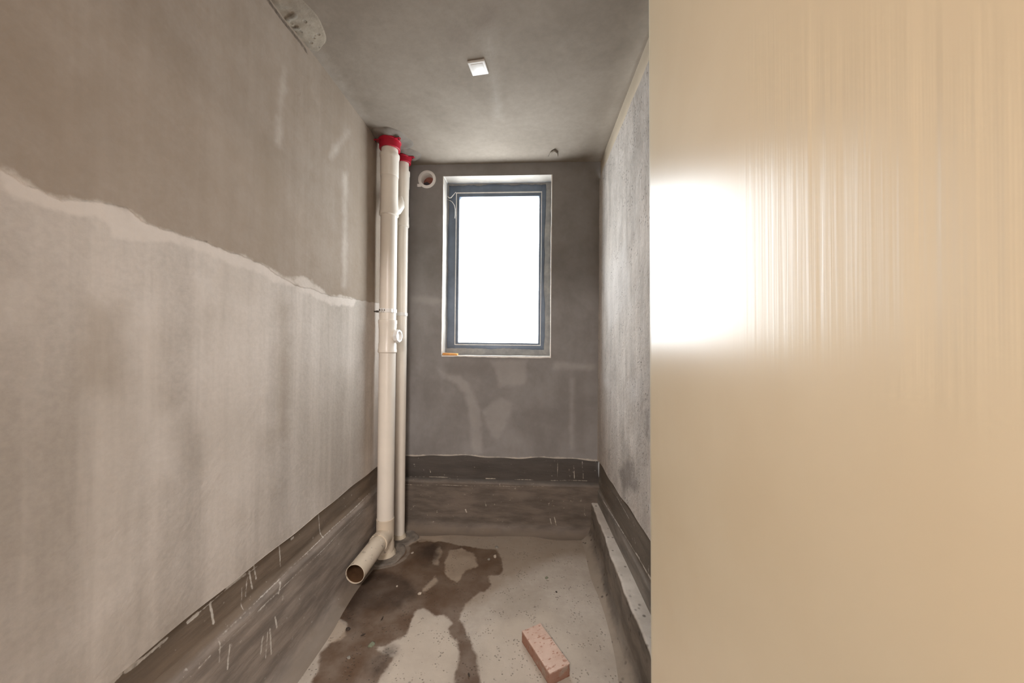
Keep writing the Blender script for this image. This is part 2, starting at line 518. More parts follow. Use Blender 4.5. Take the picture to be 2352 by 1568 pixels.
def blob(name, cx, cy, rx, ry, hgt, mat, parent, seed, up=1, z=0.0, n=22, ring=None, freq=14):
    """a lumpy low mound of mortar on floor (up=1) or ceiling (up=-1)"""
    bm = bmesh.new(); rings = []
    for i in range(n + 1):
        t = i / n; row = []
        for k in range(40):
            a = 2 * math.pi * k / 40
            w = 1 + 0.18 * mnoise.noise(Vector((math.cos(a) * 1.7, math.sin(a) * 1.7, seed)))
            x, y = cx + rx * t * w * math.cos(a), cy + ry * t * w * math.sin(a)
            h = ring(t) if ring else (1 - t * t) ** 0.7
            h = hgt * h * (0.8 + 0.5 * mnoise.noise(Vector((x * freq, y * freq, seed))))
            row.append(bm.verts.new((x, y, z + up * (h - 0.0015 * (t > 0.97)))))
        rings.append(row)
    for a, b in zip(rings[:-1], rings[1:]):
        for k in range(40):
            bm.faces.new((a[k], a[(k + 1) % 40], b[(k + 1) % 40], b[k]))
    bmesh.ops.remove_doubles(bm, verts=bm.verts, dist=1e-6)
    return from_bm(name, bm, mat, parent, 60)
m_patch = concrete('ceiling_mortar', lin(150, 141, 128), lin(172, 162, 146), blotch=7, fine=0.25, pits=0.3, pit_scale=30, bump=0.5, bump_scale=40,
                   layers=[('dent', lin(96, 86, 74), 0.8, 0.006, 0.006, 40, -0.006)])

# ------------------------------------------------------------------ floor
wet = [PF([(755, 1400), (760, 1355), (800, 1320), (860, 1300), (905, 1280), (930, 1255), (958, 1243), (965, 1238), (1000, 1240), (1022, 1244), (1045, 1250),
           (1095, 1258), (1140, 1262), (1155, 1285), (1150, 1318), (1122, 1322), (1130, 1345), (1112, 1356), (1085, 1370), (1065, 1392), (1055, 1420),
           (1062, 1435), (1072, 1455), (1082, 1468), (1084, 1488), (1095, 1508), (1098, 1540), (1104, 1580), (1040, 1580), (1048, 1540), (1056, 1500), (1055, 1478), (1032, 1458),
           (1028, 1440), (1042, 1428), (1020, 1412), (1000, 1412), (975, 1396), (955, 1400), (944, 1425), (930, 1462), (900, 1472), (880, 1487), (858, 1488), (905, 1510), (880, 1540),
           (868, 1568), (860, 1580), (720, 1580), (735, 1500), (760, 1475), (795, 1450), (800, 1430), (780, 1420)])]
dry = [PF([(1032, 1262), (1060, 1258), (1090, 1272), (1096, 1300), (1070, 1310), (1050, 1335), (1028, 1325), (1020, 1300)]),
       PF([(958, 1240), (970, 1222), (990, 1218), (1008, 1225), (1022, 1238), (1000, 1244), (985, 1242), (965, 1244)]),
       PF([(1000, 1262), (1010, 1254), (1018, 1262), (1010, 1280), (1004, 1297), (994, 1294)]),
       PF([(970, 1352), (1000, 1322), (1006, 1334), (985, 1352), (972, 1360)]),
       PF([(755, 1425), (775, 1420), (795, 1430), (792, 1460), (760, 1478), (748, 1470)])]
damp = [PF([(930, 1215), (1000, 1205), (1250, 1205), (1350, 1220), (1360, 1270), (1250, 1290), (1165, 1340), (1080, 1395), (1000, 1390), (900, 1340)])]
lite = [PF([(900, 1500), (950, 1410), (1020, 1420), (1050, 1470), (1040, 1580), (860, 1580)]),
        PF([(600, 1480), (690, 1470), (660, 1580), (560, 1580)]), PF([(1110, 1440), (1260, 1400), (1330, 1500), (1340, 1580), (1110, 1580)])]
streaks_f = [PF([(862, 1510), (890, 1492), (898, 1500), (880, 1540), (862, 1560)]), PF([(780, 1410), (800, 1400), (830, 1440), (810, 1450)])]
m_floor = concrete('screed_floor', lin(164, 153, 140), lin(182, 172, 160), blotch=3.0, fine=0.16, pits=0.35, pit_scale=75, bump=0.12, bump_scale=34,
                   layers=[('lite', lin(190, 178, 163), 0.6, 0.06, 0.05, 7, 0), ('damp', lin(130, 113, 95), 0.75, 0.08, 0.08, 6, 0),
                           ('wet', lin(90, 70, 54), 1.0, 0.009, 0.028, 14, 0), ('dry', lin(160, 144, 126), 0.85, 0.010, 0.024, 20, 0.002),
                           ('mud', lin(58, 46, 38), 0.9, 0.05, 0.07, 11, 0), ('ring', lin(150, 140, 128), 0.65, 0.006, 0.012, 18, 0.001)], rough=0.85)
mud = [PF([(760, 1395), (765, 1350), (800, 1320), (870, 1310), (940, 1330), (960, 1370), (900, 1400), (820, 1415)]),
       PF([(960, 1250), (1015, 1250), (995, 1300), (960, 1290)])]
p1 = (-0.9546, 2.286); p2 = (-0.936, 2.49)
def pos_floor(U, V):
    x = XL - 0.05 + U * (0.72 - XL); y = Y0 - 0.03 + V * (YB - Y0 + 0.08)
    z = 0.0015 * np.sin(x * 5 + y * 3.3) + 0.001 * np.sin(x * 13 - y * 9)
    return np.stack([x, y, z], 1)
def rings_f(P):
    d1 = np.hypot(P[:, 0] - p1[0], P[:, 1] - p1[1]); d2 = np.hypot(P[:, 0] - p2[0], P[:, 1] - p2[1])
    return np.maximum(0.012 - abs(d1 - 0.15), 0.016 - abs(d2 - 0.12))
fl = grid_obj('floor', 130, 210, pos_floor, m_floor, {
    'wet': lambda P: union(*[sd_poly(XY(P), p) for p in wet]), 'dry': lambda P: union(*[sd_poly(XY(P), p) for p in dry]),
    'damp': lambda P: union(*[sd_poly(XY(P), p) for p in damp]), 'lite': lambda P: union(*[sd_poly(XY(P), p) for p in lite]),
    'mud': lambda P: union(*[sd_poly(XY(P), p) for p in mud + streaks_f]), 'ring': rings_f})
struct(fl, 'bare cement floor with brown damp stains below the pipes', 'floor')

# ------------------------------------------------------------------ dark waterproof bands along the wall feet
def lime_hilite_left():  # lime marks, plus long thin runs painting highlights along plaster edge and ledge
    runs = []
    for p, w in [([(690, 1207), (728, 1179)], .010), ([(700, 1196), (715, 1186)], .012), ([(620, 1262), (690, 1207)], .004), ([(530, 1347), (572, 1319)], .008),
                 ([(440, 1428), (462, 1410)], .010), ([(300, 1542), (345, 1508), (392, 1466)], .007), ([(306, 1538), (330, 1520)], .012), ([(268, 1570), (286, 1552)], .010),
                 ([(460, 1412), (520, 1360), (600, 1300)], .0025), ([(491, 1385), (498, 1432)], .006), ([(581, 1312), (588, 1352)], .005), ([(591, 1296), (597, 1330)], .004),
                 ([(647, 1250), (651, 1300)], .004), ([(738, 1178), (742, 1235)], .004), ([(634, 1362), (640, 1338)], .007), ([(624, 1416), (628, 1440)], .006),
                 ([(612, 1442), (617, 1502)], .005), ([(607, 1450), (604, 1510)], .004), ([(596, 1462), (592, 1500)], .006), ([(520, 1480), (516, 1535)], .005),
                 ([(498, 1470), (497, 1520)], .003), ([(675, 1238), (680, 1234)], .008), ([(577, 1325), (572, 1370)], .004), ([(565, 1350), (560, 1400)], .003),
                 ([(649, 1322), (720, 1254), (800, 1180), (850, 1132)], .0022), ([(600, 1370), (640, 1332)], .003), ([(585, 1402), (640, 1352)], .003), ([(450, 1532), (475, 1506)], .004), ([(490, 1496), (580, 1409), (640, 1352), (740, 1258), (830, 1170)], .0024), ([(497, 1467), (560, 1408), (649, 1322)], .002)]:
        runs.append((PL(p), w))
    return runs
def lime_back():
    return [(PB(p), w) for p, w in [([(935, 1095), (975, 1096)], .002), ([(985, 1096), (1030, 1097)], .003), ([(1115, 1100), (1138, 1100)], .005), ([(1180, 1102), (1225, 1103)], .002),
            ([(1265, 1104), (1350, 1105)], .003), ([(1318, 1070), (1320, 1100)], .004), ([(1338, 1060), (1340, 1100)], .003), ([(1282, 1058), (1280, 1100)], .002),
            ([(1115, 1150), (1117, 1160)], .005), ([(1070, 1168), (1072, 1174)], .007), ([(945, 1168), (955, 1158)], .003), ([(1263, 1188), (1266, 1200)], .005), ([(1273, 1185), (1277, 1203)], .005),
            ([(1343, 1150), (1342, 1180)], .003), ([(930, 1111), (1250, 1116)], .002), ([(986, 1080), (988, 1086)], .004)]]
def lime_right():
    return [(PR(p, 0.53), w) for p, w in [([(1390, 1149), (1425, 1216), (1459, 1279), (1500, 1352), (1546, 1438)], .0025), ([(1470, 1300), (1490, 1338)], .005),
            ([(1415, 1140), (1440, 1190)], .003), ([(1480, 1300), (1482, 1330)], .004), ([(1455, 1270), (1462, 1282)], .007), ([(1495, 1330), (1512, 1362)], .004)]]
def band_mat(name, top, low, lime_hilite_col=lin(222, 216, 206), foot=lin(146, 134, 119)):
    k = NT(name)
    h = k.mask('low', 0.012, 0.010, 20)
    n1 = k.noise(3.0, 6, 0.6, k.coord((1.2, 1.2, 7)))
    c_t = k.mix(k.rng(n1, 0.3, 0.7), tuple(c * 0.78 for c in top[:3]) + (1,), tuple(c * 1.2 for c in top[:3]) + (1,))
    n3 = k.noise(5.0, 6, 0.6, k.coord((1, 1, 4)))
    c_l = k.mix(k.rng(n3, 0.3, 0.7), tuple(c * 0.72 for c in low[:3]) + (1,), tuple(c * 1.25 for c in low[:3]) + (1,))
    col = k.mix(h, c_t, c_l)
    n2 = k.noise(60, 5, 0.65)
    spk = k.rng(k.noise(38, 3), 0.68, 0.75)
    col = k.mix(k.math('MULTIPLY', spk, 0.35), col, lime_hilite_col)
    ft_ = k.mask('foot', 0.030, 0.040, 9)
    col = k.mix(k.math('MULTIPLY', ft_, 0.85), col, foot)
    lm = k.mask('lime_hilite', 0.0018, 0.0035, 80)
    col = k.mix(k.math('MULTIPLY', lm, k.rng(k.noise(25, 3), 0.25, 0.5, 0.15, 0.75)), col, lime_hilite_col)
    nrm = k.bump(k.noise(8, 5, 0.6, k.coord((1, 1, 5))), 0.35, 0.008)
    nrm = k.bump(n2, 0.2, 0.004, nrm)
    return k.done(col, k.rng(n1, 0.3, 0.7, 0.55, 0.8), nrm, 0.35)
def band(name, mat, prof, n, place, lime_hilite, xy, label, zlow, low_sign=1):
    """prof: list of (out, z) with out = distance into the room; place(u, out, z)"""
    pr = np.array(prof); seg = np.hypot(*np.diff(pr, axis=0).T); t = np.r_[0, np.cumsum(seg)] / seg.sum()
    nv = 110
    def pos(U, V):
        return place(U, np.interp(V, t, pr[:, 0]), np.interp(V, t, pr[:, 1]))
    o = grid_obj(name, n, nv, pos, mat, {'low': lambda P: zlow - P[:, 2], 'foot': lambda P: 0.030 - P[:, 2],
                 'lime_hilite': lambda P: union(*[sd_line(xy(P), p, w * 0.62) for p, w in lime_hilite])})
    me = o.data
    try:
        me.set_sharp_from_angle(angle=math.radians(35))
    except Exception:
        pass
    return struct(o, label, 'baseboard')
def fillet(r, out0):
    return [(out0 + r * (1 - math.cos(a)), r * (1 - math.sin(a))) for a in np.linspace(0.05, math.pi / 2, 10)]
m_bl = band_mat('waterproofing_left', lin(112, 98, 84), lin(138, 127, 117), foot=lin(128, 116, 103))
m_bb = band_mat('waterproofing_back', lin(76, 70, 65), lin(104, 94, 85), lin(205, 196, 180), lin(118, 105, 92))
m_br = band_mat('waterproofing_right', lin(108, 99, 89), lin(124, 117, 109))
LB = [(-0.014, 0.575), (-0.013, 0.435), (0.012, 0.39), (0.014, 0.10)] + fillet(0.085, 0.015) + [(0.12, -0.002)]
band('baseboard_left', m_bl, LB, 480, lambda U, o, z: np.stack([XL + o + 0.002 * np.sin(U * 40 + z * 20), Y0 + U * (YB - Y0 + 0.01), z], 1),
     lime_hilite_left(), YZ, 'dark brown waterproof band along the foot of the left wall', 0.41)
BB = [(-0.012, 0.57), (-0.010, 0.378), (0.012, 0.352), (0.014, 0.12)] + fillet(0.075, 0.015) + [(0.11, -0.002)]
band('baseboard_back', m_bb, BB, 220, lambda U, o, z: np.stack([XL - 0.01 + U * (0.57 - XL), YB - o + 0.002 * np.sin(U * 30 + z * 20), z], 1),
     lime_back(), XZ, 'dark grey waterproof band along the foot of the back wall', 0.365)
RB = [(-0.016, 0.575), (-0.014, 0.345), (-0.002, 0.325), (0.0, 0.20)]
band('baseboard_right', m_br, RB, 260, lambda U, o, z: np.stack([xr(Y0 + U * (YB - Y0), z) - o, Y0 + U * (YB - Y0 + 0.01), z], 1),
     lime_right(), YZ, 'dark grey waterproof band along the foot of the right wall', 0.335)
# low cement curb along the right wall
k = NT('curb_cement')
nn = k.noise(9, 6, 0.6); pv = k.rng(k.voro(26), 0.28, 0.10); pg = k.rng(k.noise(6, 3), 0.45, 0.6)
topm = k.mask('top', 0.006, 0.010, 22)
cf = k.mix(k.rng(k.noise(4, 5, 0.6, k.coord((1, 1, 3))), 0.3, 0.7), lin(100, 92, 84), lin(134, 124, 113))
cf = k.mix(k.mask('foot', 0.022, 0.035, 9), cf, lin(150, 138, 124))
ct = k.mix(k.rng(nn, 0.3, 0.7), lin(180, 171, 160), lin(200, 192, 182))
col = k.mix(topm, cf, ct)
col = k.mix(k.math('MULTIPLY', k.math('MULTIPLY', pv, pg), 0.8), col, lin(66, 58, 50))
m_curb = k.done(col, 0.85, k.bump(k.noise(40, 5), 0.3, 0.006), 0.2)
CZ = 0.237
CP = np.array([(0.56, CZ), (0.470, CZ), (0.4645, CZ - 0.003), (0.462, CZ - 0.009), (0.458, 0.09)] + [(0.458 - o, z) for o, z in fillet(0.075, 0.0)] + [(0.36, -0.002)])
cs = np.hypot(*np.diff(CP, axis=0).T); ctt = np.r_[0, np.cumsum(cs)] / cs.sum()
def pos_curb(U, V):
    y = Y0 + U * (YB - Y0 - 0.005)
    x = np.interp(V, ctt, CP[:, 0]); z = np.interp(V, ctt, CP[:, 1])
    wob = 0.004 * np.sin(y * 6) + 0.003 * np.sin(y * 17 + 2) + 0.0015 * np.sin(y * 47)
    return np.stack([x + wob * (x < 0.52) * (z > 0.02), y, z + 0.002 * np.sin(y * 11) * (z > 0.2)], 1)
cu = grid_obj('trim_2', 260, 70, pos_curb, m_curb, {'top': lambda P: P[:, 2] - (CZ - 0.008), 'foot': lambda P: 0.022 - P[:, 2]}, flip=True)
cu.data.set_sharp_from_angle(angle=math.radians(50))
struct(cu, 'low pale cement curb along the foot of the right wall', 'curb')

# ------------------------------------------------------------------ front wall, doorway and the hall behind the photographer
m_hall = plain('hall_plaster', lin(196, 184, 170), 0.9)
bm = bmesh.new()
DX0, DX1, DZ = -0.72, 0.19, 2.45
add_box(bm, -1.25, DX0, -0.20, Y0, 0, ZC); add_box(bm, DX1, 0.75, -0.20, Y0, 0, ZC); add_box(bm, DX0, DX1, -0.20, Y0, DZ, ZC)
struct(from_bm('wall_front', bm, m_hall, None, 0), 'front wall with the doorway, behind the photographer', 'wall')
bm = bmesh.new()
add_box(bm, -2.3, 1.9, -3.2, -0.2, -0.10, -0.002)
struct(from_bm('floor_hall', bm, m_floor, None, 0), 'cement floor of the hall behind the doorway', 'floor')
bm = bmesh.new(); add_box(bm, -2.3, 1.9, -3.2, -0.2, ZC, ZC + 0.1)
struct(from_bm('ceiling_hall', bm, m_hall, None, 0), 'ceiling of the hall behind the doorway', 'ceiling')
bm = bmesh.new()
add_box(bm, -2.4, -2.3, -3.2, -0.1, 0, ZC); add_box(bm, 1.9, 2.0, -3.2, -0.1, 0, ZC); add_box(bm, -2.4, 2.0, -3.3, -3.2, 0, ZC)
add_box(bm, -2.3, -1.25, -0.20, -0.10, 0, ZC); add_box(bm, 0.75, 1.9, -0.20, -0.10, 0, ZC)
struct(from_bm('wall_hall', bm, m_hall, None, 0), 'plain walls of the hall behind the doorway', 'wall')

# ------------------------------------------------------------------ cream door, open beside the camera
DA = math.radians(8.0)                       # how far the leaf stands off the room's axis
e_top, e_bot = on_y(1545, 0, 0.66), on_y(1551, 1568, 0.66)
k = NT('cream_door_film')
wv = k.noise(1.0, 4, 0.6, k.coord((3, 60, 1.2)))
wv2 = k.noise(1.0, 3, 0.5, k.coord((3, 26, 0.9)), dist=0.4)
wr_m = k.rng(k.noise(1.0, 2, 0.5, k.coord((0.1, 3.0, 0.9))), 0.40, 0.62)
near = k.mask('film', 0.06, 0.04, 6)
scr = k.noise(1.0, 4, 0.65, k.coord((30, 90, 20), (0.6, 0, 0)))
col = k.mix(k.rng(k.noise(4, 4), 0.3, 0.7), lin(233, 216, 184), lin(238, 223, 193))
nrm = k.bump(k.math('ADD', k.math('MULTIPLY', wv, 0.5), wv2), 0.006, 0.003)
x = k.n('ShaderNodeBump'); x.inputs['Distance'].default_value = 0.006
k.l(k.math('ADD', k.math('MULTIPLY', wv, 0.6), wv2), x.inputs['Height']); k.l(k.math('MULTIPLY', near, 0.20), x.inputs['Strength']); k.l(nrm, x.inputs['Normal'])
nrm = k.bump(scr, 0.010, 0.002, x.outputs[0])
m_door = k.done(col, 0.33, nrm, 0.5)
DW = 0.70
def door_pt(s, z):
    """s: metres from the free edge back towards the hinge"""
    f = np.clip((z - e_bot.z) / (e_top.z - e_bot.z), -0.5, 1.5)
    ex = e_bot.x + (e_top.x - e_bot.x) * f
    return ex - np.sin(DA) * s, 0.66 - np.cos(DA) * s
def pos_door(U, V):
    z = 0.03 + V * 2.08; s = U * DW
    x, y = door_pt(s, z)
    return np.stack([x, y, z], 1)
dr = bpy.data.objects.new('door_1', None); C.objects.link(dr); dr.location = (e_bot.x, 0.66, 0.03)
leaf_face = grid_obj('door_panel', 60, 60, pos_door, m_door, {'film': lambda P: np.minimum(0.27 - P[:, 1], np.minimum(P[:, 2] - 1.40, 1.42 + 0.85 * P[:, 1] - P[:, 2]))}, flip=False)
sol = leaf_face.modifiers.new('thickness', 'SOLIDIFY'); sol.thickness = 0.042; sol.offset = 1.0 ; sol.use_even_offset = True
local(leaf_face, dr)
struct(dr, 'cream glossy door leaf standing open along the right of the frame', 'door')
m_brass = plain('hinge_metal', lin(176, 170, 160), 0.35, 0.9)
for hz in (0.25, 1.05, 1.85):
    bm = bmesh.new(); x, y = door_pt(np.array([DW + 0.006]), np.array([hz]))
    add_lathe(bm, [(0, -0.05), (0.007, -0.05), (0.007, 0.05), (0, 0.05)], Matrix.Translation((float(x[0]) - 0.004, float(y[0]), hz)), 16)
    local(from_bm('hinge', bm, m_brass), dr)

# ------------------------------------------------------------------ window
YW = YB + RD
def wx(px, py=610): return on_y(px, py, YW).x
def wz(py, px=1140): return on_y(px, py, YW).z
m_frame = plain('grey_aluminium', lin(106, 117, 132), 0.45, 0.2, var=0.12, nscale=9)
m_gask = plain('pale_gasket', lin(226, 224, 220), 0.5)
m_mortar = concrete('window_mortar', lin(138, 138, 138), lin(164, 162, 158), blotch=9, fine=0.25, bump=0.4)
win = bpy.data.objects.new('window_1', None); C.objects.link(win); win.location = ((WX0 + WX1) / 2, YW, WZ0)
struct(win, 'tall narrow window with grey aluminium casement in the back wall', 'window')
def rect_frame(name, mat, xo0, xo1, zo0, zo1, xi0, xi1, zi0, zi1, y0, y1, parent=None, bevel=0.0015):
    bm = bmesh.new()
    add_box(bm, xo0, xi0, y0, y1, zo0, zo1, bevel); add_box(bm, xi1, xo1, y0, y1, zo0, zo1, bevel)
    add_box(bm, xi0, xi1, y0, y1, zi1, zo1, bevel); add_box(bm, xi0, xi1, y0, y1, zo0, zi0, bevel)
    o = from_bm(name, bm, mat, None, 30)
    if parent is None:
        return local(o, win)
    o.parent = parent; o.matrix_parent_inverse = Matrix.Translation(-win.location)
    return o
FX0, FX1, FZ0, FZ1 = WX0 - 0.005, WX1 + 0.005, WZ0 - 0.005, WZ1 + 0.005
G1 = (wx(1045.5), wx(1243.5), wz(793), wz(440.5))        # frame inner edge
G2 = (wx(1047.5), wx(1242), wz(791), wz(443))            # gasket inner edge
G3 = (wx(1053.5), wx(1237.5), wz(787), wz(450.5))        # sash inner edge
G4 = (wx(1055.5), wx(1236), wz(785.5), wz(453.5))        # bead inner edge
rect_frame('window_frame', m_frame, FX0, FX1, FZ0, FZ1, *G1, YW, YW + 0.06)
rect_frame('gasket', m_gask, *G1, *G2, YW - 0.001, YW + 0.03)
sash = rect_frame('sash', m_frame, *G2, *G3, YW + 0.004, YW + 0.055)
rect_frame('glazing_bead', m_gask, *G3, *G4, YW + 0.010, YW + 0.045, sash)
k = NT('window_glass')
tr = k.n('ShaderNodeBsdfTransparent'); gl = k.n('ShaderNodeBsdfGlossy'); fr = k.n('ShaderNodeFresnel'); mx = k.n('ShaderNodeMixShader')
dirt = k.rng(k.noise(14, 5), 0.5, 0.8, 0.98, 0.93); cmb = k.n('ShaderNodeCombineColor')
for i in range(3): k.l(dirt, cmb.inputs[i])
k.l(cmb.outputs[0], tr.inputs[0]); gl.inputs['Roughness'].default_value = 0.02; fr.inputs['IOR'].default_value = 1.45
k.l(fr.outputs[0], mx.inputs[0]); k.l(tr.outputs[0], mx.inputs[1]); k.l(gl.outputs[0], mx.inputs[2]); k.l(mx.outputs[0], k.out.inputs['Surface'])
bm = bmesh.new(); add_box(bm, G4[0] - .004, G4[1] + .004, YW + 0.024, YW + 0.030, G4[2] - .004, G4[3] + .004)
pane = from_bm('pane', bm, k.m, None, 0); pane.parent = sash; pane.matrix_parent_inverse = Matrix.Translation(-win.location)
# ragged mortar lapping over the frame
bm = bmesh.new()
ragged(bm, (WX0, WZ1), (WX1, WZ1), YW - 0.006, YW + 0.004, 0.004, 0.016, (0, -1), 11, 60)
ragged(bm, (WX0, WZ0), (WX0, WZ1), YW - 0.006, YW + 0.004, 0.004, 0.012, (1, 0), 12, 60)
local(from_bm('mortar_seal', bm, m_mortar, None, 0), win)
bm = bmesh.new()
ragged(bm, (WX1, WZ0), (WX1, WZ1), YW - 0.012, YW + 0.004, WX1 - wx(1253), WX1 - wx(1250), (-1, 0), 13, 60)
ragged(bm, (WX0, WZ0), (WX1, WZ0), YW - 0.014, YW + 0.004, wz(802) - WZ0, wz(799) - WZ0, (0, 1), 14, 60)
local(from_bm('mortar_seal', bm, m_mortar, None, 0), win)
# handle on the right stile
hx, hz0 = wx(1244), wz(622)
bm = bmesh.new()
add_box(bm, hx - 0.011, hx + 0.011, YW - 0.014, YW + 0.004, hz0 - 0.03, hz0 + 0.05, 0.003)
add_tube(bm, [(hx, YW - 0.008, hz0 + 0.022), (hx + 0.003, YW - 0.035, hz0 + 0.022), (hx + 0.007, YW - 0.042, hz0 + 0.008), (hx + 0.008, YW - 0.042, hz0 - 0.09)], [0.007, 0.009, 0.010, 0.007], 12)
hd = from_bm('handle', bm, m_gask); hd['label'] = 'small white casement handle'
hd.parent = sash; hd.matrix_parent_inverse = Matrix.Translation(-win.location)

# ------------------------------------------------------------------ vent sleeve through the back wall
m_pvc = plain('white_pvc', lin(228, 220, 208), 0.30, var=0.04, nscale=5, spec=0.5)
m_pvc_clean = plain('white_plastic', lin(232, 230, 226), 0.35, var=0.03)
vent = empty('vent_sleeve', (vc.x, YB, vc.z), 'round white plastic vent sleeve in the back wall beside the window', 'vent')
mv = axis_mtx((0, 0, 0), (0, 1, 0))
bm = bmesh.new()
add_lathe(bm, [(0.046, 0.0), (0.048, -0.007), (0.064, -0.007), (0.069, -0.004), (0.069, 0.002), (0.049, 0.002), (0.049, 0.075), (0.0455, 0.075)], mv, 48, True)
from_bm('sleeve', bm, m_pvc_clean, vent)
bm = bmesh.new()
add_box(bm, -0.076, -0.045, -0.006, 0.001, -0.058, -0.034, 0.003)
bmesh.ops.rotate(bm, verts=bm.verts, cent=(0, 0, 0), matrix=Matrix.Rotation(0.0, 3, 'Y'))
from_bm('clip_tab', bm, m_pvc_clean, vent)
m_cowl = plain('reddish_cowl', lin(138, 88, 76), 0.7, var=0.2)
m_cowld = plain('dark_flap', lin(58, 54, 62), 0.6)
bm = bmesh.new(); add_lathe(bm, [(0, 0.062), (0.0455, 0.062), (0.0455, 0.070), (0, 0.070)], mv, 40)
f = from_bm('cowl_plate', bm, m_cowl, vent); f['label'] = 'reddish brown plate closing the far end'
bm = bmesh.new()
vs = [bm.verts.new(p) for p in ((-0.042, 0.054, -0.002), (-0.015, 0.054, 0.006), (0.0, 0.054, -0.004), (0.036, 0.054, -0.026), (0.0, 0.054, -0.044), (-0.034, 0.054, -0.030))]
fc = bm.faces.new(vs); r = bmesh.ops.extrude_face_region(bm, geom=[fc])
for v in [g for g in r['geom'] if isinstance(g, bmesh.types.BMVert)]:
    v.co.y += 0.007
f = from_bm('flap', bm, m_cowld, vent, 0); f['label'] = 'dark torn flap inside the sleeve'

# ------------------------------------------------------------------ pipes
def zz(px, py, Y): return on_y(px, py, Y).z
m_red = plain('red_fire_collar', lin(176, 26, 50), 0.42, var=0.10, nscale=12)
k = NT('soiled_pvc')
cc = k.mix(k.rng(k.noise(5, 4), 0.3, 0.7), lin(204, 190, 170), lin(214, 201, 182))
spl = k.math('MULTIPLY', k.rng(k.noise(22, 4, 0.6), 0.60, 0.66), 0.7)
cc = k.mix(spl, cc, lin(150, 138, 122)); spl2 = k.math('MULTIPLY', k.rng(k.noise(17, 4, 0.6, k.coord((1, 1.3, 1.1))), 0.64, 0.68), 0.8)
cc = k.mix(spl2, cc, lin(222, 212, 198))
m_pvc_dirty = k.done(cc, 0.45, k.bump(spl2, 0.4, 0.003), 0.4)
m_steel = plain('zinc_bolt', lin(92, 86, 80), 0.4, 0.8)
def V(r, pts, zs): return None

def collar(parent, r_in, r_out, h, root, tabs, notch=None):
    bm = bmesh.new()
    add_lathe(bm, [(r_in, -h + 0.004), (r_in + 0.002, -h), (r_out - 0.003, -h), (r_out, -h + 0.003), (r_out, -0.012), (r_out + 0.006, -0.008), (r_out + 0.006, -0.001), (r_in, -0.001)],
              Matrix.Translation((0, 0, ZC - 0.018)), 56, True)
    for a in tabs:
        d = Vector((math.cos(a), math.sin(a), 0)); n = Vector((-d.y, d.x, 0))
        p = [d * (r_out - 0.004) + n * 0.022, d * (r_out + 0.014) + n * 0.016, d * (r_out + 0.034) + n * 0.006, d * (r_out + 0.034) - n * 0.006, d * (r_out + 0.014) - n * 0.016, d * (r_out - 0.004) - n * 0.022]
        lo = [bm.verts.new(q + Vector((0, 0, ZC - 0.030))) for q in p]; hi = [bm.verts.new(q + Vector((0, 0, ZC - 0.025))) for q in p]
        bm.faces.new(lo[::-1]); bm.faces.new(hi)
        for i in range(6):
            bm.faces.new((lo[i], lo[(i + 1) % 6], hi[(i + 1) % 6], hi[i]))
    c = from_bm('fire_collar', bm, m_red, root); c['label'] = 'bright red collar ring at the ceiling'
    for a in tabs:
        bm = bmesh.new(); d = Vector((math.cos(a), math.sin(a), 0)) * (r_out + 0.022)
        add_lathe(bm, [(0, -0.036), (0.004, -0.036), (0.005, -0.031), (0.002, -0.028), (0.002, -0.001), (0, 0)], Matrix.Translation((d.x, d.y, ZC)), 12)
        from_bm('screw', bm, m_steel, c)
    return c
def band_ring(bm, r, z, hh, extra=0.003):
    add_lathe(bm, [(r, z - hh), (r + extra, z - hh + 0.001), (r + extra, z + hh - 0.001), (r, z + hh)], Matrix(), 56, True)

# --- main soil stack, 110 mm
soil = empty('soil_pipe', (p1[0], p1[1], 0), 'thick white plastic soil pipe with inspection cap and open branch at the floor', 'pipe')
YF = p1[1] - 0.05
z1 = lambda py, px=884: zz(px, py, YF)
R = 0.054
collar(soil, R + 0.001, 0.068, 0.060, soil, [math.radians(200), math.radians(330), math.radians(75)])
bm = bmesh.new()
add_lathe(bm, [(R, 0.0), (R, ZC), (R - 0.003, ZC), (R - 0.003, 0.0)], Matrix(), 64, True)
from_bm('straight_pipe', bm, m_pvc, soil)
bm = bmesh.new()     # upper branch fitting with sockets
ra = 0.0585
add_lathe(bm, [(R, z1(346)), (0.064, z1(347)), (0.0645, z1(352)), (0.062, z1(356)), (0.0595, z1(358)), (ra + .001, z1(397)), (ra - 0.0015, z1(399)), (ra - 0.0005, z1(401)), (ra - 0.002, z1(405)),
               (ra - 0.0015, z1(462)), (ra + 0.001, z1(468)), (ra + 0.0015, z1(479)), (0.0625, z1(481)), (0.0625, z1(489)), (R, z1(491))], Matrix(), 64)
bf = from_bm('branch_fitting', bm, m_pvc, soil, 30)
d12 = Vector((p2[0] - p1[0], p2[1] - p1[1], 0))
bm = bmesh.new(); zl, zh = z1(478), z1(428)
add_tube(bm, [Vector((0.012, 0.02, zl + 0.00)), Vector((0.03, 0.06, zl + 0.03)), Vector((0.034, 0.10, zl + 0.075)), Vector((0.028, 0.128, zh - 0.03)), Vector((0.024, 0.142, zh + 0.01))], [0.033, 0.033, 0.033, 0.026, 0.012], 24)
from_bm('link_bend', bm, m_pvc, soil, 50)
bm = bmesh.new()     # inspection tee
add_lathe(bm, [(R, z1(733)), (0.0605, z1(734)), (0.0605, z1(741)), (0.0585, z1(743)), (0.0585, z1(751)), (0.0565, z1(754)), (0.0560, z1(787)), (0.0575, z1(789)), (0.0580, z1(790)), (0.0585, z1(791)),
               (0.0585, z1(801)), (0.0608, z1(803)), (0.0608, z1(809)), (R, z1(811))], Matrix(), 64)
zc = z1(771); dc = Vector((math.cos(math.radians(-8)), math.sin(math.radians(-8)), 0))
